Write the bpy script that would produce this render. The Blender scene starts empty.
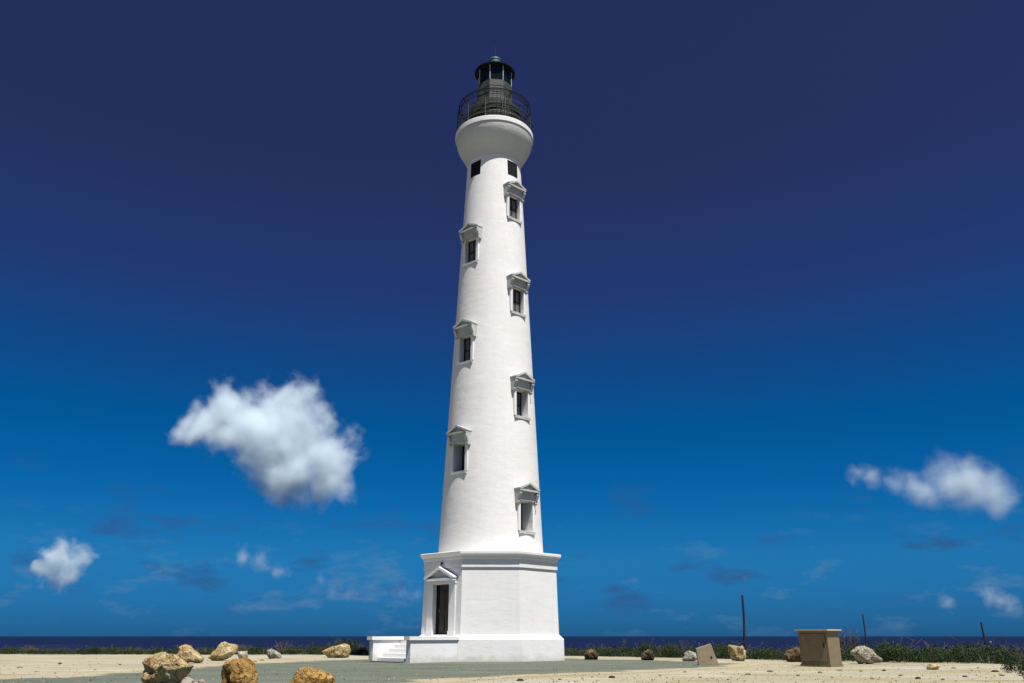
import bpy, bmesh, math, random
from mathutils import Vector, Matrix, noise, Euler
from mathutils.geometry import tessellate_polygon

R = math.radians
random.seed(7)
S = bpy.context.scene
COL = S.collection

# ------------------------------------------------------------------ camera
F_PX, CAM_H, TOWER_D, TOWER_X = 825.0, 1.0, 39.6, -0.986
TILT = math.atan(294.5 / F_PX)
cam = bpy.data.cameras.new('camera')
cam.sensor_width = 36.0
cam.lens = 36.0 * F_PX / 1024.0
cam.clip_start, cam.clip_end = 0.1, 90000
co = bpy.data.objects.new('camera', cam)
co.location = (0, 0, CAM_H)
co.rotation_euler = (math.pi / 2 + TILT, 0, 0)
COL.objects.link(co)
S.camera = co

# ------------------------------------------------------------------ light
SUN_EL, SUN_AZ = 67.5, 31.0        # azimuth measured from -Y towards +X
EXPO = 0.58
S.view_settings.view_transform = 'Standard'
S.view_settings.look = 'None'
S.view_settings.gamma = 1.0
S.view_settings.use_curve_mapping = False
S.view_settings.exposure = EXPO
to_sun = Vector((math.sin(R(SUN_AZ)) * math.cos(R(SUN_EL)), -math.cos(R(SUN_AZ)) * math.cos(R(SUN_EL)), math.sin(R(SUN_EL))))
sl = bpy.data.lights.new('sun', 'SUN')
sl.energy = 5.0
sl.angle = R(0.53)
sl.color = (1.0, 0.97, 0.92)
so = bpy.data.objects.new('sun', sl)
so.rotation_euler = to_sun.to_track_quat('Z', 'Y').to_euler()
so.location = (20, -30, 60)
COL.objects.link(so)

W = bpy.data.worlds.new('World')
S.world = W
W.use_nodes = True
nt = W.node_tree
bg = nt.nodes['Background']
bg.inputs[1].default_value = 0.1
sky = nt.nodes.new('ShaderNodeTexSky')
sky.sky_type = 'NISHITA'
sky.sun_disc = False
sky.sun_elevation = R(SUN_EL)
sky.sun_rotation = R(180 - SUN_AZ)
sky.altitude = 30
sky.air_density, sky.dust_density, sky.ozone_density = 1.0, 0.3, 1.0
tc = nt.nodes.new('ShaderNodeTexCoord')
sep = nt.nodes.new('ShaderNodeSeparateXYZ')
nt.links.new(tc.outputs['Generated'], sep.inputs[0])
ramp = nt.nodes.new('ShaderNodeValToRGB')
nt.links.new(sep.outputs['Z'], ramp.inputs[0])


def lin(c):
    return [(v / 255 / 12.92) if v <= 10.3 else ((v / 255 + 0.055) / 1.055) ** 2.4 for v in c]


# elevation (deg), wanted display colour, what the plain sky gives there
SKYT = [(0.0, (34, 94, 143), (.669, .638, .473)), (0.8, (35, 101, 152), (.670, .660, .500)), (2.2, (37, 111, 164), (.668, .697, .563)),
        (4.8, (34, 119, 174), (.495, .617, .633)), (8.9, (10, 102, 167), (.324, .467, .605)), (13.6, (2, 85, 149), (.222, .341, .513)),
        (18.4, (20, 69, 131), (.172, .271, .440)), (22.5, (33, 59, 116), (.146, .234, .394)), (29.4, (37, 51, 98), (.121, .196, .342)),
        (41.5, (36, 47, 92), (.101, .165, .300))]
cr = ramp.color_ramp
cr.interpolation = 'LINEAR'
stops = []
for e, c, n in SKYT:
    g = [v / (2 ** EXPO) / k for v, k in zip(lin(c), n)]
    stops.append((math.sin(R(e)), (g[0], g[1], g[2], 1)))
stops.append((math.sin(R(60)), (0.10, 0.11, 0.17, 1)))
stops.append((1.0, (0.10, 0.11, 0.16, 1)))
cr.elements[0].position, cr.elements[0].color = stops[0]
cr.elements[1].position, cr.elements[1].color = stops[-1]
for p, c in stops[1:-1]:
    el = cr.elements.new(p)
    el.color = c
mul = nt.nodes.new('ShaderNodeMix')
mul.data_type = 'RGBA'
mul.blend_type = 'MULTIPLY'
mul.inputs['Factor'].default_value = 1.0
nt.links.new(sky.outputs[0], mul.inputs['A'])
nt.links.new(ramp.outputs[0], mul.inputs['B'])
# thin, dull far-off cloud scraps low over the sea (part of the sky itself, by direction)
mp = nt.nodes.new('ShaderNodeMapping')
mp.inputs['Scale'].default_value = (11.0, 11.0, 30.0)
mp.inputs['Location'].default_value = (3.1, 0.4, 1.7)
nt.links.new(tc.outputs['Generated'], mp.inputs[0])
nz = nt.nodes.new('ShaderNodeTexNoise')
nz.inputs['Scale'].default_value = 1.0
nz.inputs['Detail'].default_value = 5.0
nz.inputs['Roughness'].default_value = 0.55
nt.links.new(mp.outputs[0], nz.inputs[0])
r2 = nt.nodes.new('ShaderNodeValToRGB')
r2.color_ramp.elements[0].position = 0.56
r2.color_ramp.elements[0].color = (0, 0, 0, 1)
r2.color_ramp.elements[1].position = 0.70
r2.color_ramp.elements[1].color = (1, 1, 1, 1)
nt.links.new(nz.outputs[0], r2.inputs[0])
r3 = nt.nodes.new('ShaderNodeValToRGB')
for p, v in ((0.02, 0.25), (0.05, 1.0), (0.12, 0.7), (0.19, 0.0)):
    el = r3.color_ramp.elements.new(p)
    el.color = (v, v, v, 1)
r3.color_ramp.elements[0].color = (0, 0, 0, 1)
r3.color_ramp.elements[-1].color = (0, 0, 0, 1)
nt.links.new(sep.outputs['Z'], r3.inputs[0])
mm = nt.nodes.new('ShaderNodeMath')
mm.operation = 'MULTIPLY'
nt.links.new(r2.outputs[0], mm.inputs[0])
nt.links.new(r3.outputs[0], mm.inputs[1])
m2 = nt.nodes.new('ShaderNodeMath')
m2.operation = 'MULTIPLY'
m2.inputs[1].default_value = 0.85
nt.links.new(mm.outputs[0], m2.inputs[0])
scr = nt.nodes.new('ShaderNodeMix')
scr.data_type = 'RGBA'
k = 10 / 2 ** EXPO
c = lin((48, 86, 140))
scr.inputs['B'].default_value = (c[0] * k, c[1] * k, c[2] * k, 1)
nt.links.new(m2.outputs[0], scr.inputs['Factor'])
nt.links.new(mul.outputs['Result'], scr.inputs['A'])
# and a second, paler set of wisps between them
mp2 = nt.nodes.new('ShaderNodeMapping')
mp2.inputs['Scale'].default_value = (13.0, 13.0, 40.0)
mp2.inputs['Location'].default_value = (8.3, 2.9, 5.5)
nt.links.new(tc.outputs['Generated'], mp2.inputs[0])
nz2 = nt.nodes.new('ShaderNodeTexNoise')
nz2.inputs['Scale'].default_value = 1.0
nz2.inputs['Detail'].default_value = 7.0
nz2.inputs['Roughness'].default_value = 0.62
nt.links.new(mp2.outputs[0], nz2.inputs[0])
r4 = nt.nodes.new('ShaderNodeValToRGB')
r4.color_ramp.elements[0].position = 0.555
r4.color_ramp.elements[0].color = (0, 0, 0, 1)
r4.color_ramp.elements[1].position = 0.74
r4.color_ramp.elements[1].color = (1, 1, 1, 1)
nt.links.new(nz2.outputs[0], r4.inputs[0])
r5 = nt.nodes.new('ShaderNodeValToRGB')
for p, v in ((0.012, 0.7), (0.05, 1.0), (0.09, 0.5), (0.14, 0.0)):
    el = r5.color_ramp.elements.new(p)
    el.color = (v, v, v, 1)
r5.color_ramp.elements[0].color = (0.3, 0.3, 0.3, 1)
r5.color_ramp.elements[-1].color = (0, 0, 0, 1)
nt.links.new(sep.outputs['Z'], r5.inputs[0])
m3 = nt.nodes.new('ShaderNodeMath')
m3.operation = 'MULTIPLY'
nt.links.new(r4.outputs[0], m3.inputs[0])
nt.links.new(r5.outputs[0], m3.inputs[1])
m4 = nt.nodes.new('ShaderNodeMath')
m4.operation = 'MULTIPLY'
m4.inputs[1].default_value = 0.75
nt.links.new(m3.outputs[0], m4.inputs[0])
wsp = nt.nodes.new('ShaderNodeMix')
wsp.data_type = 'RGBA'
c = lin((98, 134, 172))
wsp.inputs['B'].default_value = (c[0] * k, c[1] * k, c[2] * k, 1)
nt.links.new(m4.outputs[0], wsp.inputs['Factor'])
nt.links.new(scr.outputs['Result'], wsp.inputs['A'])
nt.links.new(wsp.outputs['Result'], bg.inputs[0])

S.render.engine = 'CYCLES'
S.cycles.volume_bounces = 6
S.cycles.max_bounces = 10
S.cycles.diffuse_bounces = 1
S.cycles.volume_step_rate = 0.3
S.cycles.volume_max_steps = 512
S.cycles.use_denoising = True


# ------------------------------------------------------------------ helpers
def pix_dir(x, y):
    a, b = (x - 512) / F_PX, (341.5 - y) / F_PX
    return Vector((a, math.cos(TILT) - math.sin(TILT) * b, math.sin(TILT) + math.cos(TILT) * b))


def pix_at(x, y, Y):
    d = pix_dir(x, y)
    return Vector((0, 0, CAM_H)) + d * (Y / d.y)


def pix_ground(x, y, z=0.0):
    d = pix_dir(x, y)
    return Vector((0, 0, CAM_H)) + d * ((z - CAM_H) / d.z)


class MB:
    def __init__(self):
        self.bm = bmesh.new()

    def box(self, x0, x1, y0, y1, z0, z1, mat=0, M=None):
        vs = [self.bm.verts.new((x, y, z)) for z in (z0, z1) for (x, y) in ((x0, y0), (x1, y0), (x1, y1), (x0, y1))]
        if M:
            for v in vs:
                v.co = M @ v.co
        for f in ((3, 2, 1, 0), (4, 5, 6, 7), (0, 1, 5, 4), (1, 2, 6, 5), (2, 3, 7, 6), (3, 0, 4, 7)):
            self.bm.faces.new([vs[i] for i in f]).material_index = mat
        return self

    def prism(self, pts, y0, y1, mat=0):
        """polygon pts (x,z) extruded from y0 to y1"""
        a = [self.bm.verts.new((x, y0, z)) for x, z in pts]
        b = [self.bm.verts.new((x, y1, z)) for x, z in pts]
        n = len(pts)
        self.bm.faces.new(a).material_index = mat
        self.bm.faces.new(b[::-1]).material_index = mat
        for i in range(n):
            self.bm.faces.new((a[i], b[i], b[(i + 1) % n], a[(i + 1) % n])).material_index = mat
        return self

    def lathe(self, prof, n=64, a0=0.0, cap=True, mat=0):
        rings = []
        for r, z in prof:
            rings.append([self.bm.verts.new((r * math.sin(a0 + 2 * math.pi * i / n), -r * math.cos(a0 + 2 * math.pi * i / n), z)) for i in range(n)])
        for p, q in zip(rings[:-1], rings[1:]):
            for i in range(n):
                self.bm.faces.new((p[i], p[(i + 1) % n], q[(i + 1) % n], q[i])).material_index = mat
        if cap:
            self.bm.faces.new(rings[0][::-1]).material_index = mat
            self.bm.faces.new(rings[-1]).material_index = mat
        return self

    def tube(self, pts, r, n=8, mat=0, r1=None):
        pts = [Vector(p) for p in pts]
        rings = []
        for i, p in enumerate(pts):
            d = (pts[min(i + 1, len(pts) - 1)] - pts[max(i - 1, 0)]).normalized()
            u = d.orthogonal().normalized()
            v = d.cross(u)
            rr = r if r1 is None else r + (r1 - r) * i / (len(pts) - 1)
            rings.append([self.bm.verts.new(p + (u * math.cos(2 * math.pi * j / n) + v * math.sin(2 * math.pi * j / n)) * rr) for j in range(n)])
        for p, q in zip(rings[:-1], rings[1:]):
            d = None
            for j in range(n):
                self.bm.faces.new((p[j], p[(j + 1) % n], q[(j + 1) % n], q[j])).material_index = mat
        self.bm.faces.new(rings[0][::-1]).material_index = mat
        self.bm.faces.new(rings[-1]).material_index = mat
        return self

    def ring(self, R_, z, r, n=64, m=6, mat=0):
        vs = []
        for i in range(n):
            a = 2 * math.pi * i / n
            vs.append([self.bm.verts.new(((R_ + r * math.cos(2 * math.pi * j / m)) * math.sin(a), -(R_ + r * math.cos(2 * math.pi * j / m)) * math.cos(a), z + r * math.sin(2 * math.pi * j / m))) for j in range(m)])
        for i in range(n):
            p, q = vs[i], vs[(i + 1) % n]
            for j in range(m):
                self.bm.faces.new((p[j], q[j], q[(j + 1) % m], p[(j + 1) % m])).material_index = mat
        return self

    def build(self, name, mats, parent=None, loc=None, rz=0.0, smooth=None, bevel=0.0):
        if bevel:
            es = [e for e in self.bm.edges if len(e.link_faces) == 2 and e.calc_face_angle(0) > R(25)]
            bmesh.ops.bevel(self.bm, geom=es, offset=bevel, segments=2, affect='EDGES', profile=0.5, clamp_overlap=True)
        bmesh.ops.recalc_face_normals(self.bm, faces=self.bm.faces)
        me = bpy.data.meshes.new(name)
        self.bm.to_mesh(me)
        self.bm.free()
        if not isinstance(mats, (list, tuple)):
            mats = [mats]
        for m in mats:
            me.materials.append(m)
        if smooth is not None:
            me.polygons.foreach_set('use_smooth', [True] * len(me.polygons))
            me.set_sharp_from_angle(angle=R(smooth))
        return link(name, me, parent, loc, rz)


def link(name, me, parent=None, loc=None, rz=0.0):
    o = bpy.data.objects.new(name, me)
    COL.objects.link(o)
    o.parent = parent
    if loc is not None:
        o.location = loc
    o.rotation_euler = (0, 0, rz)
    return o


def tag(o, label, cat, group=None, kind=None):
    if label:
        o['label'] = label
    if cat:
        o['category'] = cat
    if group:
        o['group'] = group
    if kind:
        o['kind'] = kind
    return o


def cut(o, cutters):
    for c in cutters:
        m = o.modifiers.new('cut', 'BOOLEAN')
        m.operation = 'DIFFERENCE'
        m.solver = 'EXACT'
        m.object = c
    bpy.context.view_layer.update()
    dg = bpy.context.evaluated_depsgraph_get()
    me = bpy.data.meshes.new_from_object(o.evaluated_get(dg))
    o.modifiers.clear()
    o.data = me
    for c in cutters:
        bpy.data.objects.remove(c)


# ------------------------------------------------------------------ materials
class NM:
    """small node-material writer"""
    def __init__(self, name, rough=0.8, spec=0.5, metal=0.0):
        self.m = bpy.data.materials.new(name)
        self.m.use_nodes = True
        self.t = self.m.node_tree
        self.b = self.t.nodes['Principled BSDF']
        self.b.inputs['Roughness'].default_value = rough
        self.b.inputs['Specular IOR Level'].default_value = spec
        self.b.inputs['Metallic'].default_value = metal
        self.c = self.t.nodes.new('ShaderNodeTexCoord')

    def noise(self, scale, detail=4, rough=0.55, sc=(1, 1, 1), coord='Object', dist=0.0):
        mpn = self.t.nodes.new('ShaderNodeMapping')
        mpn.inputs['Scale'].default_value = sc
        self.t.links.new(self.c.outputs[coord], mpn.inputs[0])
        n = self.t.nodes.new('ShaderNodeTexNoise')
        n.inputs['Scale'].default_value = scale
        n.inputs['Detail'].default_value = detail
        n.inputs['Roughness'].default_value = rough
        n.inputs['Distortion'].default_value = dist
        self.t.links.new(mpn.outputs[0], n.inputs[0])
        return n.outputs[0]

    def vor(self, scale, sc=(1, 1, 1), coord='Object', out='Distance'):
        mpn = self.t.nodes.new('ShaderNodeMapping')
        mpn.inputs['Scale'].default_value = sc
        self.t.links.new(self.c.outputs[coord], mpn.inputs[0])
        n = self.t.nodes.new('ShaderNodeTexVoronoi')
        n.inputs['Scale'].default_value = scale
        self.t.links.new(mpn.outputs[0], n.inputs[0])
        return n.outputs[out]

    def ramp(self, src, stops):
        r = self.t.nodes.new('ShaderNodeValToRGB')
        e = r.color_ramp.elements
        fix = lambda v: (v, v, v, 1) if isinstance(v, (int, float)) else (*v, 1)
        e[0].position, e[0].color = stops[0][0], fix(stops[0][1])
        e[1].position, e[1].color = stops[-1][0], fix(stops[-1][1])
        for p, v in stops[1:-1]:
            x = e.new(p)
            x.color = fix(v)
        self.t.links.new(src, r.inputs[0])
        return r.outputs[0]

    def mix(self, fac, a, b, blend='MIX'):
        n = self.t.nodes.new('ShaderNodeMix')
        n.data_type = 'RGBA'
        n.blend_type = blend
        for key, v in (('Factor', fac), ('A', a), ('B', b)):
            if isinstance(v, (int, float)):
                n.inputs[key].default_value = v
            elif isinstance(v, tuple):
                n.inputs[key].default_value = (*v, 1)
            else:
                self.t.links.new(v, n.inputs[key])
        return n.outputs['Result']

    def math(self, op, a, b=0.0):
        n = self.t.nodes.new('ShaderNodeMath')
        n.operation = op
        for i, v in enumerate((a, b)):
            if isinstance(v, (int, float)):
                n.inputs[i].default_value = v
            else:
                self.t.links.new(v, n.inputs[i])
        return n.outputs[0]

    def color(self, v):
        if isinstance(v, tuple):
            self.b.inputs['Base Color'].default_value = (*v, 1)
        else:
            self.t.links.new(v, self.b.inputs['Base Color'])
        return self

    def bump(self, src, strength=0.3, dist=0.02, prev=None):
        n = self.t.nodes.new('ShaderNodeBump')
        n.inputs['Strength'].default_value = strength
        n.inputs['Distance'].default_value = dist
        self.t.links.new(src, n.inputs['Height'])
        if prev is not None:
            self.t.links.new(prev, n.inputs['Normal'])
        self.t.links.new(n.outputs[0], self.b.inputs['Normal'])
        return n.outputs[0]


def white_paint(name, base=(0.785, 0.778, 0.765), streak=0.14, foot=0.0, rough=1.0):
    n = NM(name, 0.75, 0.25)
    a = n.ramp(n.noise(0.7, 8, 0.68), [(0.32, 0.0), (0.70, 1.0)])
    col = n.mix(a, (base[0] * 0.925, base[1] * 0.915, base[2] * 0.89), base)
    a2 = n.ramp(n.noise(5.0, 6, 0.7), [(0.50, 0.0), (0.72, 1.0)])
    col = n.mix(n.math('MULTIPLY', a2, 0.45), col, (base[0] * 0.86, base[1] * 0.85, base[2] * 0.82))
    s = n.ramp(n.noise(3.4, 6, 0.65, sc=(1.8, 1.8, 0.10)), [(0.54, 0.0), (0.78, 1.0)])
    col = n.mix(n.math('MULTIPLY', s, streak), col, (0.50, 0.44, 0.35))
    r_ = n.ramp(n.noise(2.3, 7, 0.7, sc=(2.4, 2.4, 0.16)), [(0.66, 0.0), (0.78, 1.0)])
    col = n.mix(n.math('MULTIPLY', r_, streak * 1.2), col, (0.40, 0.25, 0.13))
    if foot:
        sp = n.t.nodes.new('ShaderNodeSeparateXYZ')
        n.t.links.new(n.c.outputs['Object'], sp.inputs[0])
        h = n.math('ADD', sp.outputs['Z'], n.math('MULTIPLY', n.math('SUBTRACT', n.noise(2.2, 7, 0.72), 0.5), 0.75))
        col = n.mix(n.math('MULTIPLY', n.ramp(h, [(0.0, 1.0), (0.30, 0.0)]), foot), col, (0.40, 0.34, 0.23))
    n.color(col)
    b1 = n.bump(n.noise(1.3, 6, 0.62, sc=(1, 1, 2.4)), 0.5 * rough, 0.045)
    b2 = n.bump(n.noise(6.0, 5, 0.6, sc=(1, 1, 1.6)), 0.35 * rough, 0.014, b1)
    n.bump(n.noise(26, 4, 0.6), 0.3, 0.006, b2)
    return n.m


M_WHITE = white_paint('white_lime_paint', rough=0.62)
M_BASE = white_paint('white_base_paint', rough=0.45)
M_PLINTH = white_paint('white_plinth_paint', (0.80, 0.795, 0.785), 0.12, 0.45, 0.5)
M_TRIM = white_paint('white_trim_paint', (0.80, 0.795, 0.78), 0.16, 0.0, 0.5)
M_STAIN_SHADE = white_paint('stained_shaded_gallery_paint', (0.54, 0.56, 0.545), 0.5)  # stains, plus a greyer base with the corbel's underside shade painted in


def plain(name, col, rough=0.6, metal=0.0, var=0.25, scale=6.0, spec=0.5, bump=0.15):
    n = NM(name, rough, spec, metal)
    f = n.ramp(n.noise(scale, 5, 0.65), [(0.3, 0.0), (0.7, 1.0)])
    n.color(n.mix(f, tuple(v * (1 - var) for v in col), tuple(min(1, v * (1 + var)) for v in col)))
    if bump:
        n.bump(n.noise(scale * 6, 4, 0.6), bump, 0.01)
    return n.m


M_DARKGREEN = plain('dark_green_metal', (0.010, 0.0125, 0.008), 0.8, 0.0, 0.25, 6, 0.15)
M_LANTGREY = plain('weathered_grey_lantern_metal', (0.052, 0.062, 0.056), 0.65, 0.0, 0.4, 5, 0.3)
M_MULL = plain('pale_lantern_metal', (0.30, 0.32, 0.30), 0.6, 0, 0.2, 5)
M_STONE = plain('grey_weathered_stone_trim', (0.45, 0.465, 0.445), 0.85, 0, 0.2, 3, 0.3, 0.35)
M_RAIL = plain('galvanised_rail', (0.085, 0.095, 0.09), 0.6, 0.1)
M_TEAL = plain('verdigris_copper', (0.012, 0.10, 0.10), 0.6, 0.0, 0.4, 9)
M_BLACK = plain('painted_opening_dark', (0.006, 0.006, 0.006), 0.8, 0, 0.3, 4, 0.2)  # flat black painted in for the dark inside openings
M_SASH = plain('dark_sash_wood', (0.012, 0.0125, 0.012), 0.6, 0, 0.2, 6, 0.3)
M_ROOF = plain('black_green_roof_metal', (0.006, 0.0075, 0.007), 0.75, 0, 0.25, 6, 0.15)
M_DOOR = plain('dark_brown_door_wood', (0.024, 0.017, 0.009), 0.7, 0, 0.3, 5)
M_GLASS = plain('dark_lantern_glass', (0.004, 0.011, 0.012), 0.15, 0, 0.1, 3, 0.25, 0)
M_PANE = plain('grey_reflection_glass', (0.13, 0.135, 0.13), 0.25, 0, 0.3, 6, 0.5, 0)  # grey base colour stands in for ground reflected in the panes
M_STEEL = plain('rusty_post_metal', (0.014, 0.011, 0.010), 0.8, 0.0, 0.4, 8)
M_CAB = plain('tan_cabinet_paint', (0.200, 0.160, 0.092), 0.6, 0, 0.12, 4, 0.3)
M_CABLID = plain('pale_cabinet_lid', (0.50, 0.42, 0.29), 0.6, 0, 0.12, 4, 0.3)
M_BLOCK = plain('tan_concrete_block', (0.30, 0.24, 0.145), 0.85, 0, 0.16, 3, 0.3, 0.3)
M_STEP = white_paint('worn_step_paint', (0.83, 0.825, 0.81), 0.1, 0.0, 0.4)
M_FOOT = plain('grey_foot_slab', (0.16, 0.165, 0.155), 0.9, 0, 0.2, 3)
M_BOAT = plain('white_boat_hull', (0.8, 0.8, 0.8), 0.4, 0, 0.05, 2)
M_BRASS = plain('dull_brass', (0.30, 0.22, 0.08), 0.4, 0.8)

# ------------------------------------------------------------------ ground, sea
def edge_y(x):
    P = [(-200, 8), (-60, 14), (-42, 24), (-34, 44), (-30, 50.5), (0, 49), (4, 46.5), (8, 43), (12, 38.5), (15, 36), (18, 34), (24, 30), (60, 22), (200, 10)]  # outer ends pulled in out of view; added dark ground cuts bounce light
    for (a, b), (c_, d) in zip(P[:-1], P[1:]):
        if x <= c_:
            return b + (d - b) * (x - a) / (c_ - a)
    return P[-1][1]


def ground_z(x, y):
    d = y - edge_y(x)
    if d <= 0:
        return 0.0
    d1 = max(0.0, d - 12)
    z = -0.006 * min(d, 12) - 0.055 * d1
    return max(z, -24) + 0.12 * min(1, d / 4) * noise.noise(Vector((x * .12, y * .12, 3)))


def axis_vals(lo, hi, fine_lo, fine_hi, step, grow):
    v = []
    t = fine_lo
    while t <= fine_hi:
        v.append(t)
        t += step
    s = step
    t = v[-1]
    while t < hi:
        s *= grow
        t += s
        v.append(t)
    s = step
    t = v[0]
    while t > lo:
        s *= grow
        t -= s
        v.insert(0, t)
    return v


def build_ground():
    n = NM('sandy_gravel', 0.95, 0.15)
    f1 = n.ramp(n.noise(0.22, 6, 0.62, sc=(0.55, 1, 1), dist=0.6), [(0.36, 0.0), (0.62, 1.0)])
    col = n.mix(f1, (0.255, 0.208, 0.112), (0.37, 0.345, 0.245))
    f2 = n.ramp(n.noise(0.5, 6, 0.65, sc=(0.35, 1, 1), dist=0.4), [(0.44, 0.0), (0.62, 1.0)])
    col = n.mix(n.math('MULTIPLY', f2, 0.75), col, (0.335, 0.345, 0.29))
    f3 = n.ramp(n.noise(9, 6, 0.75), [(0.35, 0.0), (0.65, 1.0)])
    col = n.mix(n.math('MULTIPLY', f3, 0.45), col, (0.20, 0.16, 0.095))
    f4 = n.ramp(n.vor(7.0), [(0.05, 1.0), (0.22, 0.0)])
    f5 = n.ramp(n.noise(1.1, 3, 0.5), [(0.5, 0.0), (0.62, 1.0)])
    col = n.mix(n.math('MULTIPLY', n.math('MULTIPLY', f4, f5), 0.8), col, (0.48, 0.43, 0.33))
    f6 = n.ramp(n.noise(0.9, 5, 0.6, sc=(0.22, 1.0, 1), dist=0.8), [(0.52, 0.0), (0.66, 1.0)])
    col = n.mix(n.math('MULTIPLY', f6, 0.6), col, (0.43, 0.42, 0.37))
    f7 = n.ramp(n.noise(1.6, 6, 0.7, sc=(0.30, 0.9, 1), dist=0.9), [(0.58, 0.0), (0.70, 1.0)])
    col = n.mix(n.math('MULTIPLY', f7, 0.55), col, (0.22, 0.17, 0.09))
    n.color(col)
    b = n.bump(n.noise(2.0, 6, 0.65), 0.5, 0.12)
    n.bump(n.noise(26, 5, 0.7), 0.7, 0.02, b)
    soil = NM('dark_scrub_soil', 0.95, 0.1)
    soil.color(soil.mix(soil.noise(3, 5), (0.045, 0.04, 0.02), (0.11, 0.09, 0.05)))
    xs = axis_vals(-900, 900, -60, 60, 1.5, 1.22)
    ys = axis_vals(-400, 620, 6, 84, 1.0, 1.22)
    bm = bmesh.new()
    g = [[bm.verts.new((x, y, ground_z(x, y))) for x in xs] for y in ys]
    for j in range(len(ys) - 1):
        for i in range(len(xs) - 1):
            f = bm.faces.new((g[j][i], g[j][i + 1], g[j + 1][i + 1], g[j + 1][i]))
            cx, cy = (xs[i] + xs[i + 1]) / 2, (ys[j] + ys[j + 1]) / 2
            f.material_index = 1 if cy - edge_y(cx) > 1.6 else 0
            f.smooth = True
    me = bpy.data.meshes.new('ground')
    bm.to_mesh(me)
    bm.free()
    me.materials.append(n.m)
    me.materials.append(soil.m)
    o = link('ground', me)
    o['kind'] = 'structure'

    s = NM('deep_blue_sea', 0.45, 0.12)
    s.color(s.mix(s.ramp(s.noise(0.004, 5, 0.6, sc=(0.5, 2, 1)), [(0.35, 0), (0.65, 1)]), (0.0035, 0.0046, 0.022), (0.0050, 0.0068, 0.029)))
    s.bump(s.noise(0.25, 4, 0.6), 1.0, 1.2)
    bm = bmesh.new()
    N = 96
    rings = []
    for rr in (0.5, 300, 1500, 6000, 20000, 50000):
        rings.append([bm.verts.new((rr * math.sin(2 * math.pi * i / N), rr * math.cos(2 * math.pi * i / N), -20)) for i in range(N)])
    for p, q in zip(rings[:-1], rings[1:]):
        for i in range(N):
            bm.faces.new((p[i], q[i], q[(i + 1) % N], p[(i + 1) % N]))
    bmesh.ops.recalc_face_normals(bm, faces=bm.faces)
    me = bpy.data.meshes.new('sea')
    bm.to_mesh(me)
    bm.free()
    if me.polygons[0].normal.z < 0:
        me.flip_normals()
    me.materials.append(s.m)
    o = link('sea', me)
    o['kind'] = 'structure'

    # worn grey gravel apron round the tower
    a = NM('grey_green_gravel', 0.95, 0.15)
    at = a.t.nodes.new('ShaderNodeAttribute')
    at.attribute_name = 'wear'
    base = a.mix(a.ramp(a.noise(0.6, 6, 0.65, sc=(0.4, 1, 1), dist=0.5), [(0.33, 0), (0.67, 1)]), (0.084, 0.099, 0.076), (0.134, 0.152, 0.120))
    base = a.mix(a.math('MULTIPLY', a.ramp(a.noise(12, 6, 0.75), [(0.38, 0), (0.66, 1)]), 0.5), base, (0.085, 0.098, 0.078))
    base = a.mix(a.math('MULTIPLY', a.ramp(a.vor(5.0), [(0.04, 1), (0.16, 0)]), 0.5), base, (0.24, 0.23, 0.18))
    tan = a.mix(a.noise(0.9, 5, 0.6), (0.26, 0.21, 0.125), (0.39, 0.345, 0.245))
    w = a.math('ADD', at.outputs['Fac'], a.math('MULTIPLY', a.math('SUBTRACT', a.noise(0.9, 7, 0.72, sc=(0.45, 1, 1)), 0.5), 2.6))
    a.color(a.mix(a.ramp(w, [(0.42, 0), (0.62, 1)]), tan, base))
    b = a.bump(a.noise(2.0, 6, 0.65), 0.45, 0.1)
    a.bump(a.noise(30, 5, 0.7), 0.6, 0.018, b)
    px = [(-40, 680), (60, 677.5), (120, 673.5), (180, 669), (230, 665), (280, 662.5), (330, 660.5), (400, 658.8), (470, 658.2), (560, 658.2), (600, 659.3), (650, 660), (700, 661.8),
          (742, 664), (720, 666.5), (680, 668.5), (640, 670.8), (600, 672.6), (540, 674.3), (480, 677), (430, 680.5), (380, 685), (300, 700), (150, 708), (-60, 708)]
    pts = [pix_ground(*p).xy for p in px]
    dense = []
    for i, p in enumerate(pts):
        q = pts[(i + 1) % len(pts)]
        m = max(1, int((q - p).length / 0.35))
        for k_ in range(m):
            t = p.lerp(q, k_ / m)
            dense.append(t)
    nrm = []
    n_ = len(dense)
    for i in range(n_):
        d = (dense[(i + 3) % n_] - dense[i - 3]).normalized()
        nrm.append(Vector((-d.y, d.x)))
    area = sum(dense[i].x * dense[(i + 1) % n_].y - dense[(i + 1) % n_].x * dense[i].y for i in range(n_))
    sg = 1 if area > 0 else -1
    bm = bmesh.new()
    lay = bm.verts.layers.float.new('wear')
    def ringv(off, val):
        out = []
        for p, q in zip(dense, nrm):
            t = p + q * sg * off + q * 0.25 * noise.noise(Vector((p.x * .7, p.y * .7, 1)))
            v = bm.verts.new((t.x, t.y, 0.004))
            v[lay] = val
            out.append(v)
        return out
    r0, r1 = ringv(-0.9, -0.15), ringv(0.9, 1.0)
    for i in range(n_):
        bm.faces.new((r0[i], r0[(i + 1) % n_], r1[(i + 1) % n_], r1[i]))
    bm.verts.index_update()
    tri = tessellate_polygon([[v.co for v in r1]])
    for t in tri:
        try:
            bm.faces.new([r1[i] for i in t])
        except ValueError:
            pass
    bmesh.ops.recalc_face_normals(bm, faces=bm.faces)
    me = bpy.data.meshes.new('gravel_road')
    bm.to_mesh(me)
    bm.free()
    if sum(p.normal.z for p in me.polygons) < 0:
        me.flip_normals()
    me.materials.append(a.m)
    o = link('gravel_road', me)
    o['kind'] = 'structure'


build_ground()

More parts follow.
